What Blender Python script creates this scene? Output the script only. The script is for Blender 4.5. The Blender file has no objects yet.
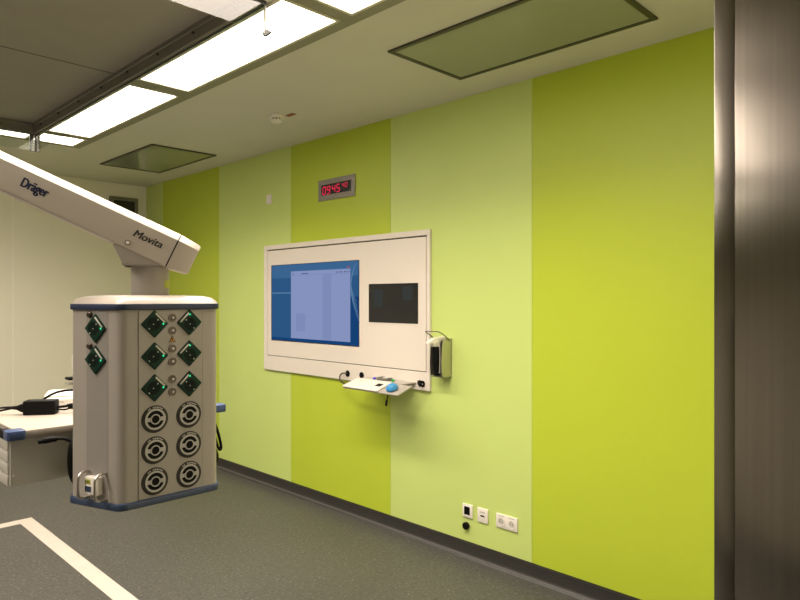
import bpy, bmesh, math
from mathutils import Vector, Matrix

SC = bpy.context.scene
COL = SC.collection
PI = math.pi
H = 3.0          # room height
XR = 3.30        # face of the green wall
YB = 7.46        # back wall
XL = -3.30       # left wall
YF = 0.303       # room side of the front wall

# ------------------------------------------------------------------ materials
def mat(name, col, rough=0.5, metal=0.0, spec=0.5, var=0.04, vscale=9.0, bump=0.0, bscale=250.0,
        emit=None, estr=0.0, coat=0.0, aniso=0.0, stretch=None):
    m = bpy.data.materials.new(name); m.use_nodes = True
    nt = m.node_tree; b = nt.nodes['Principled BSDF']
    b.inputs['Roughness'].default_value = rough
    b.inputs['Metallic'].default_value = metal
    b.inputs['Specular IOR Level'].default_value = spec
    if coat: b.inputs['Coat Weight'].default_value = coat; b.inputs['Coat Roughness'].default_value = 0.05
    if aniso:
        b.inputs['Anisotropic'].default_value = aniso
        tg = nt.nodes.new('ShaderNodeCombineXYZ'); tg.inputs[1].default_value = 1.0     # highlights smear sideways across the vertical grain
        nt.links.new(tg.outputs[0], b.inputs['Tangent'])
    tc = nt.nodes.new('ShaderNodeTexCoord')
    mp = nt.nodes.new('ShaderNodeMapping'); nt.links.new(tc.outputs['Object'], mp.inputs['Vector'])
    if stretch: mp.inputs['Scale'].default_value = stretch
    no = nt.nodes.new('ShaderNodeTexNoise'); no.inputs['Scale'].default_value = vscale
    nt.links.new(mp.outputs['Vector'], no.inputs['Vector'])
    rp = nt.nodes.new('ShaderNodeValToRGB')
    rp.color_ramp.elements[0].position = 0.3; rp.color_ramp.elements[1].position = 0.7
    rp.color_ramp.elements[0].color = tuple(max(0, c*(1-var)) for c in col) + (1,)
    rp.color_ramp.elements[1].color = tuple(min(1, c*(1+var)) for c in col) + (1,)
    nt.links.new(no.outputs['Fac'], rp.inputs['Fac'])
    nt.links.new(rp.outputs['Color'], b.inputs['Base Color'])
    if bump:
        n2 = nt.nodes.new('ShaderNodeTexNoise'); n2.inputs['Scale'].default_value = bscale
        nt.links.new(mp.outputs['Vector'], n2.inputs['Vector'])
        bp = nt.nodes.new('ShaderNodeBump'); bp.inputs['Strength'].default_value = bump
        bp.inputs['Distance'].default_value = 0.002
        nt.links.new(n2.outputs['Fac'], bp.inputs['Height']); nt.links.new(bp.outputs['Normal'], b.inputs['Normal'])
    if emit:
        b.inputs['Emission Color'].default_value = tuple(emit) + (1,)
        b.inputs['Emission Strength'].default_value = estr
    return m

def floor_mat():
    m = mat('speckled_vinyl', (0.074, 0.072, 0.067), rough=0.42, spec=0.4, var=0.07, vscale=1.3)
    nt = m.node_tree; b = nt.nodes['Principled BSDF']
    base = b.inputs['Base Color'].links[0].from_socket
    tc = nt.nodes.new('ShaderNodeTexCoord')
    def specks(scale, lo, hi):
        v = nt.nodes.new('ShaderNodeTexVoronoi'); v.inputs['Scale'].default_value = scale
        nt.links.new(tc.outputs['Object'], v.inputs['Vector'])
        w = nt.nodes.new('ShaderNodeTexNoise'); w.inputs['Scale'].default_value = scale*0.45
        w.inputs['Detail'].default_value = 3
        nt.links.new(tc.outputs['Object'], w.inputs['Vector'])
        r = nt.nodes.new('ShaderNodeValToRGB')
        r.color_ramp.elements[0].position = lo; r.color_ramp.elements[1].position = hi
        nt.links.new(w.outputs['Fac'], r.inputs['Fac'])
        return r.outputs['Color']
    def mix(fac, a, col):
        x = nt.nodes.new('ShaderNodeMix'); x.data_type = 'RGBA'
        nt.links.new(fac, x.inputs[0]); nt.links.new(a, x.inputs[6]); x.inputs[7].default_value = col + (1,)
        return x.outputs[2]
    c = mix(specks(120, 0.56, 0.66), base, (0.122, 0.119, 0.109))
    c = mix(specks(95, 0.56, 0.68), c, (0.046, 0.045, 0.042))
    c = mix(specks(150, 0.63, 0.70), c, (0.24, 0.235, 0.215))
    nt.links.new(c, b.inputs['Base Color'])
    return m

def glass_mat():
    m = bpy.data.materials.new('clear_glass'); m.use_nodes = True
    nt = m.node_tree
    for n in list(nt.nodes): nt.nodes.remove(n)
    out = nt.nodes.new('ShaderNodeOutputMaterial')
    tr = nt.nodes.new('ShaderNodeBsdfTransparent'); tr.inputs['Color'].default_value = (0.93, 0.96, 0.93, 1)
    gl = nt.nodes.new('ShaderNodeBsdfGlossy'); gl.inputs['Roughness'].default_value = 0.01
    fr = nt.nodes.new('ShaderNodeFresnel'); fr.inputs['IOR'].default_value = 1.5
    mx = nt.nodes.new('ShaderNodeMixShader')
    ge = nt.nodes.new('ShaderNodeNewGeometry'); sb = nt.nodes.new('ShaderNodeMath'); sb.operation = 'SUBTRACT'; sb.inputs[0].default_value = 1.0
    nt.links.new(ge.outputs['Backfacing'], sb.inputs[1])
    mu = nt.nodes.new('ShaderNodeMath'); mu.operation = 'MULTIPLY'
    nt.links.new(fr.outputs[0], mu.inputs[0]); nt.links.new(sb.outputs[0], mu.inputs[1])
    mu2 = nt.nodes.new('ShaderNodeMath'); mu2.operation = 'MULTIPLY'; mu2.use_clamp = True; mu2.inputs[1].default_value = 1.7
    nt.links.new(mu.outputs[0], mu2.inputs[0]); nt.links.new(mu2.outputs[0], mx.inputs[0]); nt.links.new(tr.outputs[0], mx.inputs[1]); nt.links.new(gl.outputs[0], mx.inputs[2])
    nt.links.new(mx.outputs[0], out.inputs[0])
    return m

def emit_mat(name, col, s):
    m = bpy.data.materials.new(name); m.use_nodes = True
    nt = m.node_tree
    for n in list(nt.nodes): nt.nodes.remove(n)
    out = nt.nodes.new('ShaderNodeOutputMaterial'); e = nt.nodes.new('ShaderNodeEmission')
    e.inputs[0].default_value = tuple(col) + (1,); e.inputs[1].default_value = s
    nt.links.new(e.outputs[0], out.inputs[0])
    return m

LAMP_W, LAMP_SPREAD = 28.0, 140
WARM = (1.0, 0.862, 0.735)
M = {
 'floor': floor_mat(),
 'ceiling': mat('ceiling_paint', (0.70, 0.68, 0.60), 0.7, spec=0.2, var=0.015, vscale=3),
 'white_wall': mat('white_wall_panel', (0.86, 0.825, 0.72), 0.45, spec=0.4, var=0.015, vscale=2),
 'white_seam': mat('white_seam_strip', (0.95, 0.95, 0.88), 0.5),
 'left_wall': mat('grey_wall_panel', (0.34, 0.325, 0.29), 0.5, var=0.02, vscale=2),
 'lime_light': mat('light_lime_panel', (0.595, 0.735, 0.22), 0.38, spec=0.45, var=0.012, vscale=2),
 'lime_deep': mat('deep_lime_panel', (0.495, 0.618, 0.042), 0.38, spec=0.45, var=0.012, vscale=2),
 'wall_core': mat('wall_core', (0.66, 0.70, 0.30), 0.6),
 'base': mat('dark_vinyl_skirting', (0.030, 0.029, 0.027), 0.45, var=0.1, vscale=60),
 'weld': mat('grey_weld_line', (0.085, 0.08, 0.075), 0.5),
 'tape': mat('cream_floor_tape', (0.60, 0.54, 0.485), 0.55, var=0.03, vscale=12),
 'steel': mat('brushed_steel', (0.38, 0.35, 0.31), 0.22, metal=1.0, var=0.05, vscale=3, aniso=1.0, stretch=(60, 60, 0.6)),
 'steel_plain': mat('satin_steel', (0.55, 0.52, 0.47), 0.30, metal=1.0, var=0.05),
 'clock_steel': mat('clock_steel', (0.26, 0.24, 0.205), 0.42, metal=0.8, var=0.05),
 'black_matt': mat('black_display', (0.010, 0.013, 0.012), 0.35, spec=0.25, var=0.0),
 'steel_dark': mat('dark_steel', (0.13, 0.11, 0.09), 0.35, metal=1.0, var=0.08, vscale=80),
 'fabric': mat('supply_air_fabric', (0.36, 0.335, 0.29), 0.85, spec=0.1, var=0.03, vscale=4),
 'canopy_frame': mat('grey_aluminium', (0.20, 0.19, 0.165), 0.5, metal=0.2, var=0.03),
 'canopy_edge': mat('dark_rubber_edge', (0.03, 0.03, 0.028), 0.6),
 'light_frame': mat('luminaire_frame', (0.62, 0.59, 0.48), 0.5, var=0.02),
 'trough': mat('luminaire_trough', (0.30, 0.29, 0.21), 0.6, var=0.02),
 'lamp': emit_mat('luminaire_glow', WARM, 5.0),
 'glass': glass_mat(),
 'dark_glass': mat('green_grey_glass', (0.34, 0.36, 0.285), 0.03, spec=0.7, var=0.01),
 'dark_frame': mat('dark_olive_frame', (0.06, 0.06, 0.035), 0.5),
 'white_plastic': mat('white_plastic', (0.86, 0.82, 0.75), 0.35, var=0.012),
 'console': mat('cream_powder_coat', (0.80, 0.745, 0.665), 0.42, var=0.01, vscale=2),
 'black': mat('black_rubber', (0.004, 0.004, 0.004), 0.55, spec=0.12),
 'black_gloss': mat('black_screen_glass', (0.012, 0.013, 0.014), 0.08, spec=0.5, var=0.0),
 'pendant': mat('pendant_light_grey', (0.350, 0.325, 0.285), 0.38, var=0.012, bump=0.05, bscale=900),
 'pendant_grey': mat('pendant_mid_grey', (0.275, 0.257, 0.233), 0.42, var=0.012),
 'arm': mat('pendant_arm_grey', (0.50, 0.455, 0.40), 0.38, var=0.012, bump=0.05, bscale=900),
 'kb_white': mat('keyboard_white', (0.80, 0.75, 0.66), 0.4, var=0.01),
 'dome': mat('pendant_cream_top', (0.43, 0.39, 0.34), 0.35, var=0.01),
 'navy': mat('navy_bumper', (0.032, 0.055, 0.11), 0.38, var=0.05),
 'navy_dark': mat('dark_navy_rim', (0.018, 0.030, 0.075), 0.4, var=0.05),
 'blue': mat('blue_bumper', (0.045, 0.077, 0.18), 0.4, var=0.04),
 'green_sock': mat('dark_green_plastic', (0.0035, 0.030, 0.017), 0.5, spec=0.2, var=0.04),
 'green_deep': mat('socket_recess_green', (0.002, 0.010, 0.006), 0.5, spec=0.15),
 'led_green': emit_mat('green_led', (0.05, 1.0, 0.40), 0.6),
 'label_grey': mat('grey_label', (0.55, 0.53, 0.47), 0.5),
 'gas_dark': mat('gas_outlet_dark_ring', (0.034, 0.031, 0.026), 0.5, spec=0.25),
 'gas_light': mat('gas_outlet_light_ring', (0.46, 0.45, 0.41), 0.35),
 'navy_print': mat('navy_print', (0.005, 0.010, 0.050), 0.5, var=0.0),
 'grey_print': mat('dark_grey_print', (0.022, 0.022, 0.022), 0.5, var=0.0),
 'amber': mat('amber_sticker', (0.42, 0.19, 0.015), 0.5),
 'yellow_green': mat('yellow_green_sticker', (0.45, 0.50, 0.06), 0.5),
 'led_red': emit_mat('red_led_digits', (0.95, 0.030, 0.085), 0.45),
 'scr_blue': emit_mat('screen_blue', (0.032, 0.118, 0.285), 0.45),
 'scr_blue_top': emit_mat('screen_blue_light', (0.055, 0.160, 0.345), 0.45),
 'scr_deep': emit_mat('screen_blue_deep', (0.010, 0.065, 0.22), 0.45),
 'scr_line': emit_mat('screen_pale_line', (0.15, 0.30, 0.50), 0.45),
 'scr_win': emit_mat('screen_window', (0.245, 0.300, 0.530), 0.55),
 'scr_win_lo': emit_mat('screen_window_tile', (0.215, 0.265, 0.490), 0.55),
 'scr_text': emit_mat('screen_dark_marks', (0.06, 0.08, 0.16), 0.45),
 'scr_red': emit_mat('screen_close_mark', (0.45, 0.10, 0.16), 0.45),
 'scr_off': emit_mat('screen_dim', (0.050, 0.055, 0.050), 0.45),
 'red_tag': mat('red_brown_tag', (0.30, 0.07, 0.035), 0.5),
 'mouse_blue': mat('bright_blue_plastic', (0.045, 0.30, 0.66), 0.35),
 'purple': mat('violet_cap', (0.13, 0.07, 0.80), 0.4),
 'green_cap': mat('green_cap', (0.04, 0.48, 0.10), 0.4),
 'dark_window': mat('dark_panel_glass', (0.02, 0.022, 0.018), 0.15),
 'drawer': mat('drawer_unit_grey', (0.50, 0.485, 0.43), 0.45, var=0.015),
 'shelf_top': mat('cream_shelf_top', (0.41, 0.365, 0.31), 0.38, var=0.012),
 'tray': mat('pale_grey_tray', (0.42, 0.39, 0.345), 0.3),
}

# ------------------------------------------------------------------ mesh helpers
def box(bm, x0, x1, y0, y1, z0, z1, bev=0.0, seg=2, mi=0):
    b2 = bmesh.new()
    vs = [b2.verts.new((x, y, z)) for x in (x0, x1) for y in (y0, y1) for z in (z0, z1)]
    for f in ((0,1,3,2), (4,6,7,5), (0,4,5,1), (2,3,7,6), (0,2,6,4), (1,5,7,3)):
        b2.faces.new([vs[i] for i in f])
    if bev > 0:
        bmesh.ops.bevel(b2, geom=b2.edges[:], offset=bev, segments=seg, profile=0.5, affect='EDGES')
    merge(bm, b2, mi=mi)

def merge(bm, b2, mtx=None, mi=0):
    if mtx is not None: b2.transform(mtx)
    for f in b2.faces: f.material_index = mi
    me = bpy.data.meshes.new('tmp'); b2.to_mesh(me); b2.free()
    bm.from_mesh(me); bpy.data.meshes.remove(me)

def prism(bm, poly, a0, a1, bev=0.0, seg=2, mtx=None):
    """poly in local XY, extruded along local Z from a0 to a1"""
    b2 = bmesh.new()
    lo = [b2.verts.new((x, y, a0)) for x, y in poly]
    hi = [b2.verts.new((x, y, a1)) for x, y in poly]
    n = len(poly)
    b2.faces.new(list(reversed(lo))); b2.faces.new(hi)
    for i in range(n):
        b2.faces.new([lo[i], lo[(i+1) % n], hi[(i+1) % n], hi[i]])
    bmesh.ops.recalc_face_normals(b2, faces=b2.faces[:])
    if bev > 0:
        bmesh.ops.bevel(b2, geom=b2.edges[:], offset=bev, segments=seg, profile=0.5, affect='EDGES')
    merge(bm, b2, mtx)

def loft(bm, rings, cap=True, mtx=None):
    b2 = bmesh.new()
    R = [[b2.verts.new(p) for p in r] for r in rings]
    n = len(R[0])
    for a, b in zip(R, R[1:]):
        for i in range(n):
            b2.faces.new([a[i], a[(i+1) % n], b[(i+1) % n], b[i]])
    if cap:
        b2.faces.new(list(reversed(R[0]))); b2.faces.new(R[-1])
    bmesh.ops.recalc_face_normals(b2, faces=b2.faces[:])
    merge(bm, b2, mtx)

def lathe(bm, prof, n=32, mtx=None, c=(0, 0)):
    """prof: list of (r, z) about local Z axis"""
    rings = []
    for r, z in prof:
        r = max(r, 1e-5)
        rings.append([(c[0] + r*math.cos(2*PI*i/n), c[1] + r*math.sin(2*PI*i/n), z) for i in range(n)])
    loft(bm, rings, True, mtx)

def annulus(bm, r0, r1, z0, z1, n=40, c=(0, 0), mtx=None):
    b2 = bmesh.new(); R = []
    for r, z in ((r0, z0), (r1, z0), (r1, z1), (r0, z1)):
        R.append([b2.verts.new((c[0] + r*math.cos(2*PI*i/n), c[1] + r*math.sin(2*PI*i/n), z)) for i in range(n)])
    for k in range(4):
        a, b = R[k], R[(k+1) % 4]
        for i in range(n): b2.faces.new([a[i], a[(i+1) % n], b[(i+1) % n], b[i]])
    bmesh.ops.recalc_face_normals(b2, faces=b2.faces[:])
    merge(bm, b2, mtx)

def smooth_path(pts, sub=8):
    P = [Vector(p) for p in pts]
    if len(P) < 3: return P
    out = []
    for i in range(len(P)-1):
        p0 = P[max(i-1, 0)]; p1 = P[i]; p2 = P[i+1]; p3 = P[min(i+2, len(P)-1)]
        for k in range(sub):
            t = k/sub
            out.append(0.5*((2*p1) + (p2-p0)*t + (2*p0-5*p1+4*p2-p3)*t*t + (3*p1-p0-3*p2+p3)*t*t*t))
    out.append(P[-1]); return out

def tube(bm, pts, r, n=10, sub=8, mtx=None):
    P = smooth_path(pts, sub)
    rings = []
    T0 = (P[1]-P[0]).normalized()
    ref = Vector((0, 0, 1)) if abs(T0.z) < 0.9 else Vector((1, 0, 0))
    nrm = T0.cross(ref).normalized()
    for i, p in enumerate(P):
        t = (P[min(i+1, len(P)-1)] - P[max(i-1, 0)]).normalized()
        nrm = (nrm - t*nrm.dot(t)).normalized()
        b = t.cross(nrm)
        rr = r[min(i*len(r)//len(P), len(r)-1)] if isinstance(r, (list, tuple)) else r
        rings.append([tuple(p + nrm*rr*math.cos(2*PI*k/n) + b*rr*math.sin(2*PI*k/n)) for k in range(n)])
    loft(bm, rings, True, mtx)

def rrect(w, h, r, n=5, cx=0, cy=0):
    """rounded rectangle; r = one radius or (right-top, left-top, left-bottom, right-bottom)"""
    rs = r if isinstance(r, (list, tuple)) else (r, r, r, r)
    pts = []
    for (sx, sy), a0, rr in zip(((1, 1), (-1, 1), (-1, -1), (1, -1)), (0, 90, 180, 270), rs):
        for k in range(n+1):
            a = math.radians(a0 + 90*k/n)
            pts.append((cx + sx*(w/2-rr) + rr*math.cos(a), cy + sy*(h/2-rr) + rr*math.sin(a)))
    return pts

def round_poly(poly, radii, n=6):
    out = []
    m = len(poly)
    for i in range(m):
        p = Vector(poly[i]); a = Vector(poly[i-1]); b = Vector(poly[(i+1) % m]); r = radii[i]
        if r <= 0: out.append(tuple(p)); continue
        da = (a-p).normalized(); db = (b-p).normalized()
        ang = da.angle(db); d = r/math.tan(ang/2)
        s = p+da*d; e = p+db*d
        for k in range(n+1):
            t = k/n
            out.append(tuple((1-t)**2*s + 2*t*(1-t)*p + t*t*e))
    return out

def offset_poly(poly, d):
    """move every edge of a counter-clockwise polygon outward by d"""
    m = len(poly); out = []
    for i in range(m):
        p = Vector(poly[i]); a = Vector(poly[i-1]); b = Vector(poly[(i+1) % m])
        e1 = (p-a).normalized(); e2 = (b-p).normalized()
        n1 = Vector((e1.y, -e1.x)); n2 = Vector((e2.y, -e2.x))
        k = (n1+n2); k = k/(k.dot(n1))
        out.append(tuple(p + k*d))
    return out

def frame(o, X, Y, Z):
    X, Y, Z = Vector(X).normalized(), Vector(Y).normalized(), Vector(Z).normalized()
    m = Matrix.Identity(4)
    for i in range(3):
        m[i][0] = X[i]; m[i][1] = Y[i]; m[i][2] = Z[i]; m[i][3] = o[i]
    return m

ORG = {}
def thing(name, label, cat, loc, group=None):
    o = bpy.data.objects.new(name, None); COL.objects.link(o)
    o.location = loc; o.empty_display_size = 0.05
    ORG[o.name] = Vector(loc)
    o['label'] = label; o['category'] = cat
    if group: o['group'] = group
    return o

def obj(name, bm, mats, parent=None, smooth=True, label=None, origin=None):
    """link bm (in world coordinates) as one mesh object; origin: object origin for a top-level mesh"""
    org = ORG[parent.name] if parent is not None else (Vector(origin) if origin is not None else Vector((0, 0, 0)))
    bm.transform(Matrix.Translation(-org))
    bmesh.ops.recalc_face_normals(bm, faces=bm.faces[:])
    me = bpy.data.meshes.new(name); bm.to_mesh(me); bm.free()
    for m in (mats if isinstance(mats, (list, tuple)) else [mats]): me.materials.append(m)
    if smooth:
        for p in me.polygons: p.use_smooth = True
        try: me.set_sharp_from_angle(angle=math.radians(32))
        except Exception: pass
    o = bpy.data.objects.new(name, me); COL.objects.link(o)
    if parent is not None:
        o.parent = parent
    else:
        o.location = org
    ORG[o.name] = org
    if label: o['label'] = label
    return o

def tag(o, label, cat, group=None):
    o['label'] = label; o['category'] = cat
    if group: o['group'] = group
    return o

def struct(o, label=None):
    o['kind'] = 'structure'
    if label: o['label'] = label
    return o

def quick(name, fn, mats, parent=None, **k):
    bm = bmesh.new(); fn(bm); return obj(name, bm, mats, parent, **k)

def text_mesh(name, body, size, mtx, material, parent, width=None, shear=0.0, bold=0.0, depth=0.0004):
    """lettering as a mesh: the strokes are thickened by overlaying slightly shifted copies"""
    cu = bpy.data.curves.new(name, 'FONT'); cu.body = body; cu.size = size; cu.extrude = depth
    cu.shear = shear; cu.align_x = 'CENTER'; cu.align_y = 'CENTER'
    to = bpy.data.objects.new(name + '_tmp', cu); COL.objects.link(to)
    dg = bpy.context.evaluated_depsgraph_get(); dg.update()
    me = bpy.data.meshes.new_from_object(to.evaluated_get(dg))
    bpy.data.objects.remove(to); bpy.data.curves.remove(cu)
    src = bmesh.new(); src.from_mesh(me); bpy.data.meshes.remove(me)
    xs = [v.co.x for v in src.verts]; w = max(xs)-min(xs); cx = (max(xs)+min(xs))/2
    k = width/w if width else 1.0
    for v in src.verts: v.co.x = (v.co.x-cx)*k
    bm = bmesh.new()
    for i, (dx, dy) in enumerate(((-1, 0), (-.5, .4), (0, -.4), (.5, .4), (1, 0), (0, .5))):
        c = src.copy(); c.transform(Matrix.Translation((dx*bold, dy*bold, i*0.00002))); merge(bm, c)
    src.free(); bm.transform(mtx)
    return obj(name, bm, material, parent, smooth=False)

# ------------------------------------------------------------------ the setting
struct(quick('floor', lambda b: box(b, XL-0.1, XR+0.1, -1.7, YB+0.1, -0.08, 0.0), M['floor'], smooth=False), 'grey speckled vinyl floor')

def ceil_shape(b):
    a, y0, y1 = 1.60, 2.42, 5.63          # opening for the air canopy
    box(b, XL-0.1, XR+0.1, -1.7, y0, H+0.001, H+0.15); box(b, XL-0.1, XR+0.1, y1, YB+0.1, H+0.001, H+0.15)
    box(b, XL-0.1, -a, y0, y1, H+0.001, H+0.15); box(b, a, XR+0.1, y0, y1, H+0.001, H+0.15)
    box(b, XL-0.1, XR+0.1, -1.7, YB+0.1, H+0.15, H+0.20)
# ceiling: slab above, with the painted underside at 3.0
struct(quick('ceiling', lambda b: ceil_shape(b), M['ceiling'], smooth=False), 'beige white ceiling')

# right wall with its lime panels
wr = struct(quick('wall_right', lambda b: box(b, XR+0.004, XR+0.10, -1.7, YB+0.1, 0, H+0.15), M['wall_core'], smooth=False),
            'wall of tall lime green panels')
seams = [(7.46, 7.029, 'lime_light', 'narrow light lime panel in the far corner'),
         (7.029, 5.796, 'lime_deep', 'deep lime panel second from the far corner'),
         (5.796, 4.584, 'lime_light', 'light lime panel behind the small white switch'),
         (4.584, 3.357, 'lime_deep', 'deep lime panel under the red digital clock'),
         (3.357, 2.148, 'lime_light', 'light lime panel with the wall sockets'),
         (2.148, YF, 'lime_deep', 'deep lime panel beside the steel door frame')]
for y1, y0, k, lb in seams:
    quick('wall_panel', lambda b: box(b, XR, XR+0.004, y0+0.0015, y1-0.0015, 0.1, H+0.001), M[k], wr, label=lb)

# back wall: white panels with narrow seams
wb = struct(quick('wall_back', lambda b: box(b, XL-0.1, XR+0.004, YB+0.003, YB+0.10, 0, H+0.15), M['white_seam'], smooth=False), 'white panelled back wall')
xs = [XR, 3.176, 1.909, 0.64, -0.63, -1.90, XL]
for x1, x0 in zip(xs, xs[1:]):
    quick('wall_panel', lambda b: box(b, x0+0.004, x1-0.004, YB, YB+0.003, 0.1, H+0.001), M['white_wall'], wb)
struct(quick('wall_left', lambda b: box(b, XL-0.1, XL, -1.7, YB+0.1, 0, H+0.15), M['left_wall'], smooth=False))
def wf(b):
    box(b, 0.93, XR+0.03, 0.12, 0.29, 0, H+0.1); box(b, XL, -0.93, 0.12, 0.29, 0, H+0.1)
    box(b, -0.93, 0.93, 0.12, 0.29, 2.36, H+0.1)
struct(quick('wall_front', wf, M['white_wall'], smooth=False))
struct(quick('wall_corridor', lambda b: box(b, XL, XR, -1.75, -1.7, 0, H), M['left_wall'], smooth=False))

# skirting: cove profile
def cove(b, axis):
    prof = [(0, 0), (0.034, 0), (0.022, 0.010), (0.014, 0.022), (0.010, 0.034), (0.009, 0.092), (0.004, 0.093), (0.004, 0.1), (0, 0.1)]
    if axis == 'x': rings = [[(XR-p, y, z) for p, z in prof] for y in (YF, YB)]
    elif axis == 'y': rings = [[(x, YB-p, z) for p, z in prof] for x in (XL, XR)]
    else: rings = [[(XL+p, y, z) for p, z in prof] for y in (YF, YB)]
    loft(b, rings)
br = struct(quick('baseboard_right', lambda b: cove(b, 'x'), M['base']), 'dark vinyl skirting under the green wall')
quick('weld_line', lambda b: loft(b, [[(XR-p, y, z) for p, z in ((0.0215, 0.0115), (0.0165, 0.0195), (0.0145, 0.0185), (0.0195, 0.0105))] for y in (YF, YB)]), M['weld'], br)
struct(quick('baseboard_back', lambda b: cove(b, 'y'), M['base']))
struct(quick('baseboard_left', lambda b: cove(b, 'l'), M['base']))

# steel door frame close to the camera
def dframe(b):
    for s in (1, -1):
        xa, xb = (0.9, 0.93) if s > 0 else (-0.93, -0.9)
        box(b, xa, xb, 0.10, 0.2785, 0, 2.36, 0.0010, 2)
        box(b, xa, xb, 0.2775, 0.304, 0, 2.36, 0.0012, 2)
        box(b, 0.925 if s > 0 else -1.0, 1.0 if s > 0 else -0.925, 0.288, 0.304, 0, 2.36, 0.002, 2)
    box(b, -0.93, 0.93, 0.10, 0.304, 2.33, 2.36, 0.0015, 2)
struct(quick('door_1', dframe, M['steel']), 'brushed stainless steel door frame at the right edge')

# dark framed panel high on the back wall
wn = thing('wall_display', 'dark rectangular panel in grey frame high on the back wall behind the arm', 'wall panel', (3.03, YB, 2.6))
def ring_bars(b, x0, x1, z0, z1, w, ya, yb):
    box(b, x0, x1, ya, yb, z1-w, z1, .002, 1); box(b, x0, x1, ya, yb, z0, z0+w, .002, 1)
    box(b, x0, x0+w, ya, yb, z0+w, z1-w, .002, 1); box(b, x1-w, x1, ya, yb, z0+w, z1-w, .002, 1)
quick('frame', lambda b: ring_bars(b, 2.87, 3.188, 2.44, 2.845, 0.04, YB-0.035, YB), M['canopy_frame'], wn)
quick('dark_glass', lambda b: box(b, 2.905, 3.15, YB-0.02, YB, 2.475, 2.81), M['dark_window'], wn)

# ------------------------------------------------------------------ floor tape
def tape(b):
    prism(b, [(1.532, 0.9), (1.532, 5.497), (-1.53, 5.497), (-1.53, 5.397), (1.431, 5.397), (1.431, 0.9)], 0.0, 0.0012)
tag(quick('floor_tape', tape, M['tape'], smooth=False, origin=(1.48, 5.45, 0)), 'wide cream tape line marking a corner on the grey floor', 'floor marking')

# ------------------------------------------------------------------ ceiling lights
def ceiling_light(x0, x1, y0, y1, label):
    t = thing('ceiling_light', label, 'ceiling light', ((x0+x1)/2, (y0+y1)/2, H), 'ceiling lights around the grey air canopy')
    w = 0.018
    def fr(b):
        box(b, x0-w, x1+w, y0-w, y0, H-0.012, H+0.001, .002, 1); box(b, x0-w, x1+w, y1, y1+w, H-0.012, H+0.001, .002, 1)
        box(b, x0-w, x0, y0, y1, H-0.012, H+0.001, .002, 1); box(b, x1, x1+w, y0, y1, H-0.012, H+0.001, .002, 1)
    quick('frame', fr, M['light_frame'], t)
    quick('diffuser', lambda b: box(b, x0, x1, y0, y1, H-0.007, H+0.001), M['lamp'], t, smooth=False)
    la = bpy.data.lights.new('lamp', 'AREA'); la.shape = 'RECTANGLE'; la.size = x1-x0; la.size_y = y1-y0
    la.energy = LAMP_W*(x1-x0)*(y1-y0); la.color = WARM; la.spread = math.radians(LAMP_SPREAD)
    lo = bpy.data.objects.new('lamp', la); COL.objects.link(lo); lo.parent = t
    lo.location = (0, 0, -0.009)
RX0, RX1 = 1.645, 1.948
ceiling_light(RX0, RX1, 0.77, 2.235, 'bright ceiling light cut by the top edge, nearest to the doorway')
ceiling_light(RX0, RX1, 2.35, 3.80, 'long bright ceiling light beside the near corner of the glass apron')
ceiling_light(RX0, RX1, 3.955, 5.46, 'long bright ceiling light beside the far half of the grey canopy')
ceiling_light(RX0, RX1, 5.58, 5.86, 'short bright ceiling light beyond the far corner of the grey canopy')
ceiling_light(0.10, 1.58, 5.66, 5.86, 'narrow bright ceiling light behind the far glass apron at left edge')
ceiling_light(-1.55, -0.10, 5.66, 5.86, 'narrow ceiling light behind the far glass apron, out of frame')
ceiling_light(0.12, 1.60, 1.95, 2.39, 'ceiling light in front of the near glass apron above the pendant')
ceiling_light(-1.60, -0.12, 1.95, 2.39, 'ceiling light in front of the near glass apron, left of the pendant mount')
ceiling_light(-1.948, -1.645, 2.35, 3.80, 'ceiling light at the left near half of the grey canopy')
ceiling_light(-1.948, -1.645, 3.955, 5.46, 'ceiling light at the left far half of the grey canopy')
# the olive channel the lights are set in
def channel(b):
    box(b, 1.966, 2.035, 0.6, 5.95, H-0.006, H+0.001); box(b, -2.035, -1.966, 0.6, 5.95, H-0.006, H+0.001)
    box(b, RX0-0.02, RX1+0.02, 2.253, 2.332, H-0.006, H+0.001)
    box(b, RX0-0.02, RX1+0.02, 3.818, 3.937, H-0.006, H+0.001)
    box(b, RX0-0.02, RX1+0.02, 5.478, 5.562, H-0.006, H+0.001)
    box(b, -1.966, 1.966, 5.878, 5.95, H-0.006, H+0.001)
struct(quick('trim_1', channel, M['trough'], smooth=False), 'olive grey channel around the ceiling lights')

# ------------------------------------------------------------------ supply air canopy
CX, CY0, CY1, CZ = 1.60, 2.42, 5.63, 2.990
can = thing('air_supply_canopy', 'large grey fabric air canopy with glass apron on the ceiling, upper left', 'air canopy', (0, (CY0+CY1)/2, H))
fy, RW, FZ = 4.025, 0.022, H+0.062
quick('fabric_panel', lambda b: box(b, -CX+RW, CX-RW, CY0+RW, fy-0.003, FZ, FZ+0.03, .003, 1), M['fabric'], can)
quick('fabric_panel', lambda b: box(b, -CX+RW, CX-RW, fy+0.003, CY1-RW, FZ, FZ+0.03, .003, 1), M['fabric'], can)
quick('seam', lambda b: box(b, -CX+RW, CX-RW, fy-0.004, fy+0.004, FZ-0.001, FZ+0.03), M['dark_frame'], can)
def canopy_frame(b):
    zb = CZ-0.012
    def ring(o, z): return [(-CX+o, CY0+o, z), (CX-o, CY0+o, z), (CX-o, CY1-o, z), (-CX+o, CY1-o, z)]
    loft(b, [ring(0.001, FZ+0.03), ring(0.001, zb), ring(RW-.004, zb), ring(RW, zb+0.005), ring(RW, H+0.035), ring(RW+.004, H+0.040), ring(RW+.004, FZ+0.03)], cap=False)
quick('rail_frame', canopy_frame, M['canopy_frame'], can, smooth=False)
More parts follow.
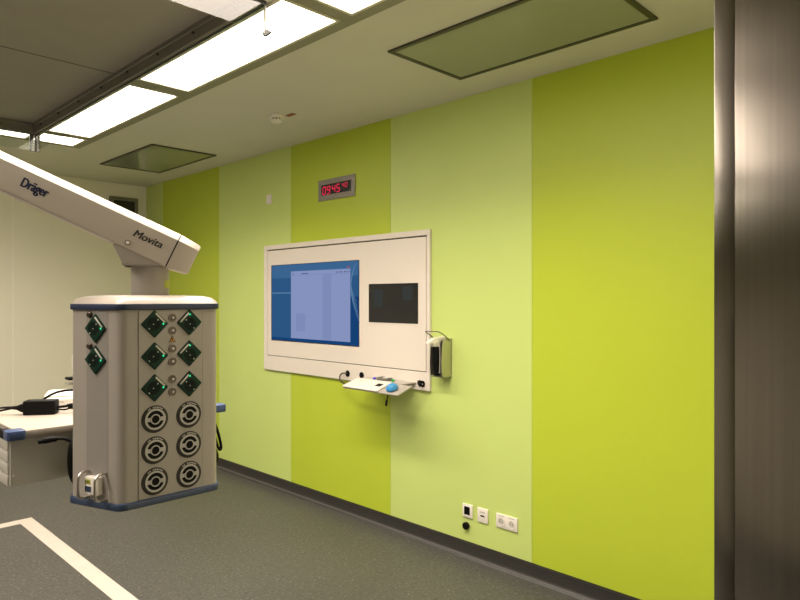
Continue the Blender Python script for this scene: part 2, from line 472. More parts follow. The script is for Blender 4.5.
def canopy_edge(b):
    z0, z1 = CZ-0.016, CZ-0.0115
    box(b, -CX-.006, CX+.006, CY0-.006, CY0+.005, z0, H); box(b, -CX-.006, CX+.006, CY1-.005, CY1+.006, z0, H)
    box(b, -CX-.006, -CX+.005, CY0, CY1, z0, H); box(b, CX-.005, CX+.006, CY0, CY1, z0, H)
quick('edge_seal', canopy_edge, M['canopy_edge'], can, smooth=False)
def bolt(x, y, dx, dy):
    quick('bolt', lambda b: lathe(b, [(0.007, 0), (0.007, .008), (.005, .011)], 10, frame((x, y, H+0.020), (dy, -dx, 0), (0, 0, 1), (dx, dy, 0))), M['dark_frame'], can)
for k in range(8): bolt(CX-RW, CY0+0.20+k*0.40, -1, 0)
for k in range(4): bolt(CX-0.25-k*0.40, CY1-RW, 0, -1)
AZ = 2.85
def glass_run(x0, x1, y0, y1, name='glass_apron'):
    return quick(name, lambda b: box(b, x0, x1, y0, y1, AZ, CZ-0.016), M['glass'], can, smooth=False)
g = 0.006
glass_run(-CX, CX, CY0-g, CY0)                    # near
glass_run(-CX, CX, CY1, CY1+g)                    # far
glass_run(CX, CX+g, CY0+.01, 3.83); glass_run(CX, CX+g, 3.84, CY1-.01)
glass_run(-CX-g, -CX, CY0+.01, 3.83); glass_run(-CX-g, -CX, 3.84, CY1-.01)
def post(x, y, big):
    s = 1 if x > 0 else -1
    if big:
        for dx, dy in ((0.012, -0.0), (-0.022, 0.012)):
            quick('corner_profile', lambda b: box(b, x+dx-0.008, x+dx+0.008, y+dy-0.008, y+dy+0.008, AZ-0.004, CZ-0.014, .002, 1), M['canopy_frame'], can)
            quick('corner_seal', lambda b: box(b, x+dx-0.018, x+dx-0.009, y+dy-0.006, y+dy+0.006, AZ-0.004, CZ-0.014), M['canopy_edge'], can)
        quick('corner_seal', lambda b: box(b, x+.021, x+.029, y-0.006, y+0.006, AZ-0.004, CZ-0.014), M['canopy_edge'], can)
    else:
        quick('corner_rod', lambda b: box(b, x-0.004, x+0.004, y-0.004, y+0.004, AZ, CZ-0.014), M['canopy_frame'], can)
        quick('corner_clip', lambda b: prism(b, [(-.012, .006), (.012, .016), (.030, .004), (.004, -.014), (-.008, -.012)], -.008, .008, .002, 1,
              frame((x, y, AZ+0.002), (.7, -.7, 0), (0, 0, 1), (-.7, -.7, 0))), M['canopy_edge'], can)
post(CX, CY1, True); post(CX+0.003, CY0, False); post(-CX, CY0, False); post(-CX, CY1, False)

# ------------------------------------------------------------------ flush glass ceiling panels
def ceiling_panel(x0, x1, y0, y1, label):
    t = thing('ceiling_panel', label, 'ceiling panel', ((x0+x1)/2, (y0+y1)/2, H))
    w = 0.028
    def fr(b):
        z0 = H-0.010
        for a in ((x0, x1, y0, y0+w), (x0, x1, y1-w, y1), (x0, x0+w, y0+w, y1-w), (x1-w, x1, y0+w, y1-w)):
            box(b, *a, z0, H+0.001, .002, 1)
    quick('frame', fr, M['dark_frame'], t)
    quick('glass', lambda b: box(b, x0+w, x1-w, y0+w, y1-w, H-0.006, H+0.001), M['dark_glass'], t, smooth=False)
ceiling_panel(2.39, 3.0, 1.26, 2.455, 'long green grey glass panel in dark frame, nearer to the steel door frame')
ceiling_panel(2.41, 3.02, 5.345, 6.50, 'green grey glass panel in dark frame at the far corner of the ceiling')

# smoke detector and tag
sm = thing('smoke_detector', 'small round white smoke detector on the ceiling beside the red tag', 'smoke detector', (2.67, 3.885, H))
quick('base', lambda b: lathe(b, [(0.052, H), (0.055, H-.006), (0.053, H-.022), (0.046, H-.024)], 32, c=(2.67, 3.885)), M['white_plastic'], sm)
quick('sensor_slots', lambda b: lathe(b, [(0.036, H-.022), (0.036, H-.036)], 32, c=(2.67, 3.885)), M['dark_frame'], sm)
def head(b):
    lathe(b, [(0.043, H-.034), (0.042, H-.044), (0.030, H-.052), (0.001, H-.054)], 32, c=(2.67, 3.885))
    for k in range(10):
        a = 2*PI*k/10
        box(b, 2.67+.038*math.cos(a)-.004, 2.67+.038*math.cos(a)+.004, 3.885+.038*math.sin(a)-.004, 3.885+.038*math.sin(a)+.004, H-.036, H-.022)
quick('sensor_head', head, M['white_plastic'], sm)
tag(quick('warning_tag', lambda b: box(b, 2.715, 2.75, 3.755, 3.84, H-0.004, H+.001, .001, 1), M['red_tag'], origin=(2.73, 3.80, H)), 'small red brown tag on the ceiling beside the smoke detector', 'tag')

# ------------------------------------------------------------------ helpers on the green wall: local X right (-y), Y up, Z out (-x)
def wframe(y, z, x=XR): return frame((x, y, z), (0, -1, 0), (0, 0, 1), (-1, 0, 0))
def wbox(b, y0, y1, z0, z1, d0, d1, bev=0.0, seg=2):
    box(b, XR-d1, XR-d0, y0, y1, z0, z1, bev, seg)

# wall console
WC = thing('wall_console', 'cream wall console with a big blue screen and a small dark screen', 'wall console', (XR, 3.945, 1.05))
DF = 0.022
def cbox(b, y0, y1, z0, z1, d0, d1, bev=0.0, seg=2):
    k = 1.0037          # outline measured a little in front of the face
    wbox(b, y0*k, y1*k, 1.68+(z0-1.68)*k, 1.68+(z1-1.68)*k, d0, d1, bev, seg)
def cons_frame(b):
    y0, y1, z0, z1 = 2.942, 4.950, 1.05, 2.157
    a0, a1, c0, c1 = 2.971, 4.899, 1.176, 2.118
    cbox(b, y0, y1, z0, c0, 0, DF, .002, 1); cbox(b, y0, y1, c1, z1, 0, DF, .002, 1)
    cbox(b, y0, a0, c0, c1, 0, DF, .002, 1); cbox(b, a1, y1, c0, c1, 0, DF, .002, 1)
quick('frame', cons_frame, M['console'], WC)
quick('back_box', lambda b: cbox(b, 2.96, 4.92, 1.16, 2.13, 0.001, 0.010), M['dark_frame'], WC, smooth=False)
quick('front_panel', lambda b: cbox(b, 2.977, 4.893, 1.182, 2.108, 0.010, DF, .002, 1), M['console'], WC)
bs = quick('main_screen', lambda b: cbox(b, 3.660, 4.828, 1.316, 1.978, 0.012, DF+0.003), M['black_gloss'], WC, smooth=False, label='large blue lit screen')
def sbox(name, y0, y1, z0, z1, m, lift, parent=bs):
    return quick(name, lambda b: cbox(b, y0, y1, z0, z1, DF+0.002, DF+0.003+lift), m, parent, smooth=False)
sbox('desktop_image', 3.664, 4.820, 1.322, 1.974, M['scr_blue'], .0004)
sbox('desktop_band', 3.664, 4.820, 1.86, 1.974, M['scr_blue_top'], .0007)
sbox('desktop_band', 3.664, 3.76, 1.322, 1.70, M['scr_deep'], .0007)
sbox('desktop_band', 3.664, 4.820, 1.322, 1.347, M['scr_deep'], .0008)
sbox('pale_line', 4.53, 4.820, 1.728, 1.736, M['scr_line'], .0010)
wv = bmesh.new()
for k in range(5):
    pts = []
    for i in range(9):
        t = i/8
        pts.append((XR-DF-.004, 3.665+0.10*math.sin(t*PI*(0.55+0.05*k)+0.1*k), 1.50+0.04*k+0.30*t))
    tube(wv, pts, 0.0016, 5, 3)
obj('wave_lines', wv, M['scr_line'], bs)
sbox('window', 3.760, 4.531, 1.347, 1.915, M['scr_win'], .0014)
sbox('window_tile', 3.99, 4.10, 1.347, 1.885, M['scr_win_lo'], .0017)
sbox('window_tile', 4.33, 4.46, 1.41, 1.56, M['scr_win_lo'], .0017)
sbox('window_title', 3.765, 4.526, 1.878, 1.884, M['scr_win_lo'], .0018)
for y0, y1 in ((4.49, 4.512), (4.29, 4.38), (3.90, 3.93), (3.855, 3.885), (3.805, 3.835), (3.772, 3.79)):
    sbox('toolbar_mark', y0, y1, 1.889, 1.895, M['scr_text'], .0020)
sbox('close_mark', 3.768, 3.795, 1.922, 1.932, M['scr_red'], .0020)
ss = quick('side_screen', lambda b: cbox(b, 3.049, 3.551, 1.508, 1.792, 0.012, DF+0.003), M['black_gloss'], WC, smooth=False, label='small dark switched-off screen')
sbox('dim_tile', 3.40, 3.50, 1.62, 1.75, M['scr_off'], .0004, ss)
sbox('dim_tile', 3.10, 3.20, 1.67, 1.77, M['scr_off'], .0004, ss)
for y, z in ((3.809, 1.100), (3.646, 1.100)):
    quick('cable_grommet', lambda b: lathe(b, [(0.025, 0.0), (0.025, DF+.003), (0.020, DF+.006), (0.016, DF+.004)], 24, wframe(y, z)), M['black'], WC)
def hk(b):
    annulus(b, 0.008, 0.022, DF, DF+.006, 24, mtx=wframe(3.016, 1.093))
    tube(b, [(XR-DF-.004, 3.03, 1.105), (XR-DF-.03, 3.025, 1.11), (XR-DF-.045, 3.010, 1.10), (XR-DF-.04, 2.998, 1.082)], 0.011, 8)
quick('hook', hk, M['black'], WC)

# keyboard tray, tilted towards the room
TA = math.radians(17.5)
tz = (0.0, 0.0)
tf = frame((2.995, 2.982, 1.050), (math.cos(TA), 0, math.sin(TA)), (0, 1, 0), (-math.sin(TA), 0, math.cos(TA)))   # local X towards the wall, Y along the wall
tr = thing('keyboard_tray', 'pale tilted tray mounted under the wall console', 'tray', (XR-DF, 3.26, 1.05))
def tl(b, x0, x1, y0, y1, z0, z1, bev=0.0, seg=2):
    b2 = bmesh.new(); box(b2, x0, x1, y0, y1, z0, z1, bev, seg); merge(b, b2, tf)
quick('tray_plate', lambda b: tl(b, 0, 0.150, 0, 0.545, -0.010, 0.0, .003, 2), M['tray'], tr)
def ledge(b):
    box(b, 3.142, XR-DF, 3.08, 3.54, 1.091, 1.098, .002, 1)
    box(b, 3.16, XR-DF, 3.14, 3.17, 1.052, 1.092, .002, 1); box(b, 3.16, XR-DF, 3.46, 3.49, 1.052, 1.092, .002, 1)
quick('ledge', ledge, M['tray'], tr)
kb = thing('keyboard', 'flat white keyboard with a small dark patch lying on the tilted tray', 'keyboard', tuple(tf @ Vector((0.07, 0.38, 0))))
def kbase(b):
    tl(b, -0.004, 0.150, 0.19, 0.552, 0.0005, 0.012, .004, 3)
quick('body', kbase, M['kb_white'], kb)
quick('dark_patch', lambda b: tl(b, 0.058, 0.100, 0.222, 0.276, 0.0115, 0.0128, .0005, 1), M['black'], kb)
ms = thing('mouse', 'bright blue rounded mouse lying on the right end of the tray', 'computer mouse', tuple(tf @ Vector((0.06, 0.09, 0))))
def mouse(b):
    b2 = bmesh.new()
    bmesh.ops.create_uvsphere(b2, u_segments=24, v_segments=14, radius=1)
    for v in b2.verts:
        x, y, z = v.co
        k = 1.0 if z > 0 else 0.35
        v.co = Vector((0.043*x*(1-.12*y), 0.041*y, 0.037*z*k*(1-.25*y)))
    b2.transform(Matrix.Rotation(math.radians(-25), 4, 'Z'))
    b2.transform(Matrix.Translation((0.052, 0.097, 0.0135)))
    merge(b, b2, tf)
quick('shell', mouse, M['mouse_blue'], ms)
# pens standing out above the back ledge
def pen(y, capmat, label, tilt):
    t = thing('marker_pen', label, 'pen', (3.20, y, 1.09))
    zc = 1.1072
    d = Vector((math.cos(tilt), math.sin(tilt), 0))
    p = Vector((3.172, y, zc)); q = p + d*0.07
    quick('barrel', lambda b: tube(b, [tuple(p+d*.025), tuple(q)], 0.0075, 12, 1), M['white_plastic'], t)
    quick('cap', lambda b: tube(b, [tuple(p-d*.004), tuple(p+d*.03)], 0.0088, 12, 1), capmat, t)
    return t
pen(3.395, M['purple'], 'marker pen with violet cap on the ledge behind the white keyboard', 0.6)
pen(3.205, M['green_cap'], 'marker pen with green cap on the ledge behind the blue mouse', 0.6)
rm = thing('remote_control', 'small dark and pale handset lying between the two marker pens', 'handset', (3.195, 3.31, 1.098))
quick('body', lambda b: box(b, 3.165, 3.225, 3.255, 3.365, 1.0985, 1.120, .006, 2), M['canopy_frame'], rm)
quick('button_pad', lambda b: box(b, 3.172, 3.218, 3.28, 3.31, 1.1195, 1.1215, .0008, 1), M['white_plastic'], rm)
quick('display', lambda b: box(b, 3.172, 3.218, 3.32, 3.357, 1.1195, 1.1215, .0008, 1), M['black'], rm)
# cables at the tray
tag(quick('cable', lambda b: tube(b, [(XR-DF-.004, 3.815, 1.103), (3.250, 3.845, 1.100), (3.238, 3.856, 1.075), (3.225, 3.83, 1.045), (3.18, 3.70, 1.035), (3.135, 3.54, 1.085)], 0.006, 8), M['steel_dark'],
          origin=(3.2, 3.8, 1.05)), 'thin dark cable looping from the left grommet to the keyboard', 'cable')
ck = thing('cable', 'short black cable end hanging under the tray', 'cable', (3.04, 3.13, 1.05))
quick('cord', lambda b: tube(b, [(3.06, 3.135, 1.062), (3.055, 3.132, 1.03), (3.045, 3.135, 0.985)], 0.004, 8), M['black'], ck)
quick('plug', lambda b: tube(b, [(3.047, 3.135, 0.992), (3.042, 3.137, 0.955)], 0.008, 10, 1), M['black'], ck)

# digital clock
CK = thing('digital_clock', 'steel framed digital wall clock with red digits above the console', 'clock', (XR, 3.968, 2.478))
def ckf(b):
    y0, y1, z0, z1 = 3.741, 4.196, 2.479, 2.648; a0, a1, c0, c1 = 3.786, 4.158, 2.523, 2.606
    wbox(b, y0, y1, z0, c0, 0, .009, .002, 1); wbox(b, y0, y1, c1, z1, 0, .009, .002, 1)
    wbox(b, y0, a0, c0, c1, 0, .009, .002, 1); wbox(b, a1, y1, c0, c1, 0, .009, .002, 1)
quick('frame', ckf, M['clock_steel'], CK)
quick('display', lambda b: wbox(b, 3.783, 4.161, 2.520, 2.609, 0, .005), M['black_matt'], CK, smooth=False)
SEG = {'a': ((-.5, 1), (.5, 1)), 'b': ((.5, 1), (.5, 0)), 'c': ((.5, 0), (.5, -1)), 'd': ((-.5, -1), (.5, -1)), 'e': ((-.5, 0), (-.5, -1)), 'f': ((-.5, 1), (-.5, 0)), 'g': ((-.5, 0), (.5, 0))}
DIG = {'0': 'abcdef', '9': 'abcdfg', '4': 'bcfg', '5': 'acdfg'}
def digit(ch, y, z, w, h):
    def f(b):
        for s in DIG[ch]:
            (x0, y0), (x1, y1) = SEG[s]
            p0 = Vector((x0*w, y0*h/2, 0)); p1 = Vector((x1*w, y1*h/2, 0)); d = (p1-p0).normalized(); t = .0043*h/.058
            p0 += d*t*.7; p1 -= d*t*.7; n = Vector((-d.y, d.x, 0))*t
            poly = [p0-n*.0+(-d*t*.6), p0-n, p1-n, p1+d*t*.6, p1+n, p0+n]
            poly = [(q.x+q.y*.12, q.y) for q in poly]
            prism(b, poly, .0045, .0058, mtx=wframe(y, z))
    quick('digit', f, M['led_red'], CK, smooth=False)
for ch, y, z, w, h in (('0', 4.122, 2.560, .036, .058), ('9', 4.066, 2.560, .036, .058), ('4', 4.001, 2.563, .036, .058), ('5', 3.945, 2.563, .036, .058),
                       ('4', 3.884, 2.578, .022, .034), ('0', 3.847, 2.578, .022, .034)):
    digit(ch, y, z, w, h)
for z in (2.527, 2.604): quick('screw', lambda b: lathe(b, [(.007, .008), (.006, .011), (.001, .012)], 12, wframe(3.766, z)), M['gas_light'], CK)
quick('screw', lambda b: lathe(b, [(.003, .004), (.002, .007)], 10, wframe(3.802, 2.537)), M['label_grey'], CK)

# switch and sockets
sw = thing('light_switch', 'small white switch plate high on the light lime panel near the far corner', 'light switch', (XR, 4.91, 2.575))
quick('plate', lambda b: wbox(b, 4.871, 4.951, 2.533, 2.620, 0, .008, .003, 2), M['white_plastic'], sw)
quick('rocker', lambda b: wbox(b, 4.884, 4.938, 2.548, 2.606, .007, .011, .002, 1), M['white_plastic'], sw)
def plate(name, y0, y1, z0, z1, label, cat):
    t = thing(name, label, cat, (XR, (y0+y1)/2, (z0+z1)/2))
    quick('plate', lambda b: wbox(b, y0, y1, z0, z1, 0, .010, .003, 2), M['white_plastic'], t)
    return t
t = plate('wall_socket', 2.593, 2.675, 0.257, 0.344, 'white wall socket with a black insert, left of the data outlet', 'wall socket')
quick('black_insert', lambda b: wbox(b, 2.613, 2.660, 0.275, 0.328, .008, .0125, .002, 1), M['black'], t)
quick('catch', lambda b: wbox(b, 2.630, 2.644, 0.266, 0.274, .009, .013, .001, 1), M['white_plastic'], t)
t = plate('data_outlet', 2.470, 2.552, 0.253, 0.344, 'white data outlet plate between the black-insert socket and the double socket', 'data outlet')
quick('port', lambda b: wbox(b, 2.496, 2.526, 0.291, 0.301, .009, .0115), M['gas_dark'], t, smooth=False)
quick('label_strip', lambda b: wbox(b, 2.490, 2.532, 0.315, 0.323, .009, .011), M['label_grey'], t, smooth=False)
t = plate('double_socket', 2.247, 2.405, 0.256, 0.342, 'white double wall socket, nearest to the steel door frame', 'wall socket')
for y in (2.366, 2.288):
    def sk(b):
        annulus(b, .021, .029, .009, .013, 28, mtx=wframe(y, .296))
    so = quick('socket_ring', sk, M['white_plastic'], t)
    quick('socket_well', lambda b: lathe(b, [(.022, .009), (.021, .0106)], 24, wframe(y, .296)), M['label_grey'], so)
    def hl(b):
        for dx in (-.0095, .0095): lathe(b, [(.003, .010), (.0028, .0115)], 10, wframe(y+dx, .296))
    quick('pin_holes', hl, M['black'], so)
    quick('label_strip', lambda b: wbox(b, y-.022, y+.022, .328, .334, .009, .011), M['label_grey'], t, smooth=False)
ds = thing('door_stop', 'round black rubber stop on the wall just below the black-insert socket', 'door stop', (XR, 2.642, .203))
quick('stop', lambda b: lathe(b, [(.014, 0), (.016, .006), (.023, .010), (.024, .022), (.019, .028), (.001, .030)], 24, wframe(2.642, .203)), M['black'], ds)
quick('collar', lambda b: lathe(b, [(.021, -.002), (.021, .004), (.016, .006)], 24, wframe(2.642, .203)), M['gas_dark'], ds)

# soap dispenser
SD = thing('soap_dispenser', 'steel wall dispenser with black bottle and white pump beside the console', 'dispenser', (XR, 2.82, 1.16))
def sdb(b):
    # side plates and back: a shallow steel holder
    pl = [(0, 0), (0.098, 0.012), (0.104, 0.10), (0.098, 0.19), (0.086, 0.245), (0, 0.258)]    # (distance from wall, height)
    for y0 in (2.772, 2.872):
        prism(b, pl, 0, .003, .0006, 1, frame((XR, y0+.003, 1.160), (-1, 0, 0), (0, 0, 1), (0, 1, 0)))
    wbox(b, 2.772, 2.875, 1.160, 1.418, -.002, .004)
    wbox(b, 2.772, 2.875, 1.163, 1.167, 0, .096)
quick('holder', sdb, M['steel_plain'], SD)
def btl(b):
    mt = frame((XR-.100, 2.823, 1.170), (1, 0, 0), (0, 1, 0), (0, 0, 1))
    R = []
    for z, w, dx in ((0.0, .020, 0.012), (.004, .030, .010), (.03, .034, .004), (.10, .037, 0.0), (.17, .037, 0), (.192, .033, 0), (.200, .022, 0), (.204, .016, 0)):
        R.append([(x+dx, y, z) for x, y in rrect(2*w*.62, 2*w*.66, w*.36, 4)])
    loft(b, R, True, mt)
quick('bottle', btl, M['black'], SD)
quick('spout_tube', lambda b: box(b, XR-.098, XR-.088, 2.797, 2.807, 1.19, 1.37), M['label_grey'], SD)
def pump(b):
    lathe(b, [(.016, 1.365), (.018, 1.372), (.020, 1.40), (.016, 1.412), (.001, 1.414)], 20, c=(XR-.100, 2.823))
    prism(b, [(0.02, 1.398), (0.055, 1.404), (0.188, 1.386), (0.188, 1.397), (0.13, 1.424), (0.02, 1.432)], -.016, .016, .004, 2,
          frame((XR, 2.823, 0), (-1, 0, 0), (0, 0, 1), (0, 1, 0)))
    prism(b, [(0.085, 1.366), (0.135, 1.366), (0.155, 1.398), (0.07, 1.410)], -.018, .018, .004, 2,
          frame((XR, 2.823, 0), (-1, 0, 0), (0, 0, 1), (0, 1, 0)))
quick('pump_head', pump, M['white_plastic'], SD)
def lev(b):
    tube(b, [(XR-.03, 2.765, 1.40), (XR-.06, 2.765, 1.425), (XR-.09, 2.768, 1.446), (XR-.14, 2.77, 1.466), (XR-.158, 2.78, 1.468), (XR-.17, 2.80, 1.468), (XR-.174, 2.823, 1.468),
             (XR-.17, 2.848, 1.468), (XR-.158, 2.866, 1.467), (XR-.14, 2.878, 1.460), (XR-.09, 2.88, 1.435), (XR-.06, 2.882, 1.415), (XR-.03, 2.882, 1.392)], 0.0034, 8, 5)
quick('lever', lev, M['steel_dark'], SD)

# ------------------------------------------------------------------ ceiling pendant
PD = thing('ceiling_pendant', 'grey medical supply column with green sockets hanging from a sloping ceiling arm', 'supply pendant', (0.0, 2.22, H))
Z0, Z1 = 1.113, 1.650
FY = 1.738
PL = (0.692, 1.756)
body = [(0.698, FY), (0.984, FY), (1.046, 1.912), (0.985, 2.035), (0.697, 2.035), (0.636, 1.912)]      # counter-clockwise seen from above
rad = [0.030, 0.030, 0.018, 0.02, 0.02, 0.018]
shape = round_poly(body, rad, 7)
def cprism(b, poly, z0, z1, bev=0.0): prism(b, poly, z0, z1, bev, 2)
quick('column_body', lambda b: cprism(b, shape, Z0+.012, Z1+.004), M['pendant'], PD)
outer = round_poly(offset_poly(body, 0.007), [r+.006 for r in rad], 7)
quick('base_rim', lambda b: cprism(b, outer, Z0-.002, Z0+.018, .0045), M['navy'], PD, label='blue rubber rim around the foot of the column')
quick('top_rim', lambda b: cprism(b, round_poly(offset_poly(body, 0.0065), [r+.005 for r in rad], 7), Z1, Z1+.0175, .0035), M['navy_dark'], PD, label='dark navy rim around the top of the column')
def dome(b):
    R = []
    n0 = [Vector(p) for p in round_poly(offset_poly(body, 0.005), [r+.004 for r in rad], 7)]
    c = sum(n0, Vector((0, 0)))/len(n0)
    for k, z in ((1.0, Z1+.016), (.965, Z1+.025), (.90, Z1+.034), (.78, Z1+.039), (.5, Z1+.041), (.2, Z1+.0415)):
        R.append([(c.x+(p.x-c.x)*k, c.y+(p.y-c.y)*k, z) for p in n0])
    loft(b, R)
quick('top_cover', dome, M['dome'], PD, label='pale domed cover on top of the column')
# front face frame: X right, Y up, Z towards the camera
FF = frame((0, FY, 0), (1, 0, 0), (0, 0, 1), (0, -1, 0))
def face_panel(name, x0, x1, z0, z1, m, fr, t=.0015):
    bm = bmesh.new(); b2 = bmesh.new(); box(b2, x0, x1, z0, z1, -.004, t, .0006, 1); merge(bm, b2, fr)
    return obj(name, bm, m, PD)
face_panel('outlet_panel', 0.747, 0.934, Z0+.019, Z1-.001, M['pendant'], FF, .0018)
for x in (0.7455, 0.9355): face_panel('panel_joint', x-.0008, x+.0008, Z0+.019, Z1-.001, M['trough'], FF, .0006)
# left face frame
Dv = Vector((-0.336, 0.942, 0))
LFm = frame((PL[0]-.0003, PL[1], 0), tuple(-Dv), (0, 0, 1), (-0.942, -0.336, 0))
face_panel('side_panel', -0.1095, -0.026, Z0+.019, Z1-.001, M['pendant_grey'], LFm, .0008).__setitem__('label', 'darker grey strip on the side of the column')

def socket(fr, x, z, rot, scale=1.0):
    mt = fr @ Matrix.Translation((x, z, 0)) @ Matrix.Rotation(rot, 4, 'Z') @ Matrix.Diagonal((scale, scale, .55, 1))
    b = bmesh.new(); b2 = bmesh.new(); box(b2, -.0275, .0275, -.0275, .0275, 0, .011, .0028, 2); merge(b, b2, mt)
    s = obj('power_socket', b, M['green_sock'], PD)
    b = bmesh.new(); annulus(b, .0185, .0215, .010, .0122, 32, (-.003, -.004), mt); obj('socket_rim', b, M['green_sock'], s)
    b = bmesh.new(); lathe(b, [(.0188, .0095), (.0185, .0113)], 32, mt, (-.003, -.004)); obj('socket_well', b, M['green_deep'], s)
    b = bmesh.new()
    for dx, dy in ((-.003, .013), (-.003, -.021)):
        b2 = bmesh.new(); box(b2, dx-.0016, dx+.0016, dy-.0016, dy+.0016, .0105, .0135); merge(b, b2, mt)
    lathe(b, [(.0017, .011), (.0014, .0125)], 10, mt, (-.003, -.004))
    obj('earth_contacts', b, M['label_grey'], s)
    b = bmesh.new()
    for dx in (-.0095, .0095): lathe(b, [(.0025, .0112), (.0023, .0117)], 10, mt, (-.003+dx, -.004))
    obj('pin_holes', b, M['black'], s)
    b = bmesh.new(); b2 = bmesh.new(); box(b2, -.020, .017, .0195, .0245, .0105, .0122, .0006, 1); merge(b, b2, mt); obj('label_strip', b, M['label_grey'], s)
    b = bmesh.new(); b2 = bmesh.new(); box(b2, .0142, .0188, .0140, .0186, .0105, .0128, .0006, 1); merge(b, b2, mt); obj('indicator_light', b, M['led_green'], s)
for z in (1.611, 1.522, 1.434):
    socket(FF, 0.791, z, -PI/4); socket(FF, 0.8935, z+.002, PI/4, .98)
for z in (1.600, 1.514): socket(LFm, -0.0715, z, -PI/4, 1.03)
def stud(fr, x, z, nm='earth_stud', k=1.0):
    mt = fr @ Matrix.Translation((x, z, 0)) @ Matrix.Scale(k, 4)
    b = bmesh.new(); annulus(b, .0065, .0112, 0, .005, 24, (0, 0), mt); s = obj(nm, b, M['steel_dark'], PD)
    b = bmesh.new(); lathe(b, [(.0066, 0), (.0066, .002)], 20, mt); obj('stud_well', b, M['gas_dark'], s)
    b = bmesh.new(); lathe(b, [(.0042, .001), (.004, .0075), (.001, .0085)], 16, mt); obj('stud_pin', b, M['label_grey'], s)
for z in (1.627, 1.591, 1.540, 1.504, 1.454, 1.418): stud(FF, 0.8425, z)
for z in (1.637, 1.551):
    mt = LFm @ Matrix.Translation((-0.094, z, 0))
    quick('earth_stud', lambda b: lathe(b, [(.009, 0), (.0095, .003), (.0075, .006), (.006, .009), (.001, .010)], 20, mt), M['steel_dark'], PD)
# warning triangle
def tri(b, r, z0, z1): prism(b, [(r*math.cos(a), r*math.sin(a)) for a in (PI/2, PI/2+2*PI/3, PI/2+4*PI/3)], z0, z1, mtx=FF @ Matrix.Translation((0.8425, 1.5645, 0)))
wt = quick('warning_triangle', lambda b: tri(b, .0120, .001, .0024), M['gas_dark'], PD, smooth=False)
quick('triangle_face', lambda b: tri(b, .0095, .001, .0028), M['amber'], wt, smooth=False)
def ex(b):
    b2 = bmesh.new(); box(b2, -.0009, .0009, -.0005, .0050, .002, .0031); box(b2, -.0009, .0009, -.0030, -.0015, .002, .0031); merge(b, b2, FF @ Matrix.Translation((0.8425, 1.5642, 0)))
quick('triangle_mark', ex, M['grey_print'], wt, smooth=False)
# gas outlets
def gas(x, z):
    mt = FF @ Matrix.Translation((x, z, 0)) @ Matrix.Diagonal((1, 1, .5, 1))
    b = bmesh.new(); lathe(b, [(.0375, 0), (.0382, .004), (.0372, .0075), (.032, .009), (.030, .009)], 48, mt)
    s = obj('gas_outlet', b, M['gas_dark'], PD)
    b = bmesh.new(); annulus(b, .0240, .0292, .0085, .0130, 44, (0, 0), mt)
    obj('outer_ring', b, M['gas_light'], s)
    b = bmesh.new(); lathe(b, [(.0236, .0080), (.0230, .0100)], 40, mt); obj('ring_floor', b, M['black'], s)
    b = bmesh.new(); annulus(b, .0112, .0142, .0095, .0150, 32, (0, 0), mt)
    for sx in (-1, 1):
        for dy in (.0043, -.0043):
            b2 = bmesh.new(); box(b2, min(sx*.0128, sx*.0236), max(sx*.0128, sx*.0236), dy-.0011, dy+.0011, .0098, .0128, .0004, 1); merge(b, b2, mt)
        b2 = bmesh.new(); box(b2, min(sx*.0145, sx*.0236), max(sx*.0145, sx*.0236), -.0030, .0030, .0098, .0115); merge(b, b2, mt)
    obj('release_ring', b, M['gas_light'], s)
    b = bmesh.new(); lathe(b, [(.0110, .0095), (.0108, .0120)], 28, mt); obj('outlet_hole', b, M['black'], s)
    b = bmesh.new()
    for k in range(9):
        a = math.radians(90 + (k-4)*9.0)
        if k == 6: continue
        b2 = bmesh.new(); box(b2, -.0017, .0017, -.0016, .0016, .0082, .0094)
        merge(b, b2, mt @ Matrix.Rotation(a-PI/2, 4, 'Z') @ Matrix.Translation((0, .0330, 0)))
    obj('ring_marks', b, M['label_grey'], s, smooth=False)
for z in (1.3475, 1.2615, 1.1755):
    gas(0.792, z); gas(0.8925, z)
# two tubular steel handles and the small box between them, low on the left face
def handle(x):
    mt = LFm
    pts = [(x, 1.209, 0), (x-.001, 1.2095, .018), (x-.002, 1.203, .030), (x-.002, 1.190, .034), (x-.002, 1.152, .034), (x-.002, 1.143, .030), (x-.001, 1.1385, .018), (x, 1.139, 0)]
    quick('handle', lambda b: tube(b, pts, .0038, 10, 5, mt), M['steel_plain'], PD, label='bent steel tube handle')
handle(-0.098); handle(-0.0335)
b = bmesh.new(); b2 = bmesh.new(); box(b2, -.097, -.045, 1.150, 1.199, 0, .019, .003, 2); merge(b, b2, LFm)
cb = obj('switch_box', b, M['white_plastic'], PD)
for nm, x0, x1, z0, z1, m in (('yellow_label', -.090, -.071, 1.179, 1.192, 'yellow_green'), ('blue_label', -.092, -.069, 1.158, 1.173, 'navy')):
    b = bmesh.new(); b2 = bmesh.new(); box(b2, x0, x1, z0, z1, .0185, .0197); merge(b, b2, LFm); obj(nm, b, M[m], cb, smooth=False)
b = bmesh.new()
for k in range(3):
    b2 = bmesh.new(); box(b2, -.089+.006*k, -.086+.006*k, 1.182, 1.189, .0190, .0201); merge(b, b2, LFm)
obj('label_marks', b, M['grey_print'], cb, smooth=False)

# swivel post
PXY = (0.845, 1.885)
quick('post', lambda b: lathe(b, [(.0535, Z1+.028), (.0535, 1.785)], 40, c=PXY), M['pendant'], PD)
quick('post_label', lambda b: loft(b, [[(PXY[0]+r*math.cos(a), PXY[1]+r*math.sin(a), z) for r, z in ((.0538, 1.713), (.0545, 1.713), (.0545, 1.735), (.0538, 1.735))] for a in [math.radians(-67+5*k) for k in range(8)]]), M['yellow_green'], PD)

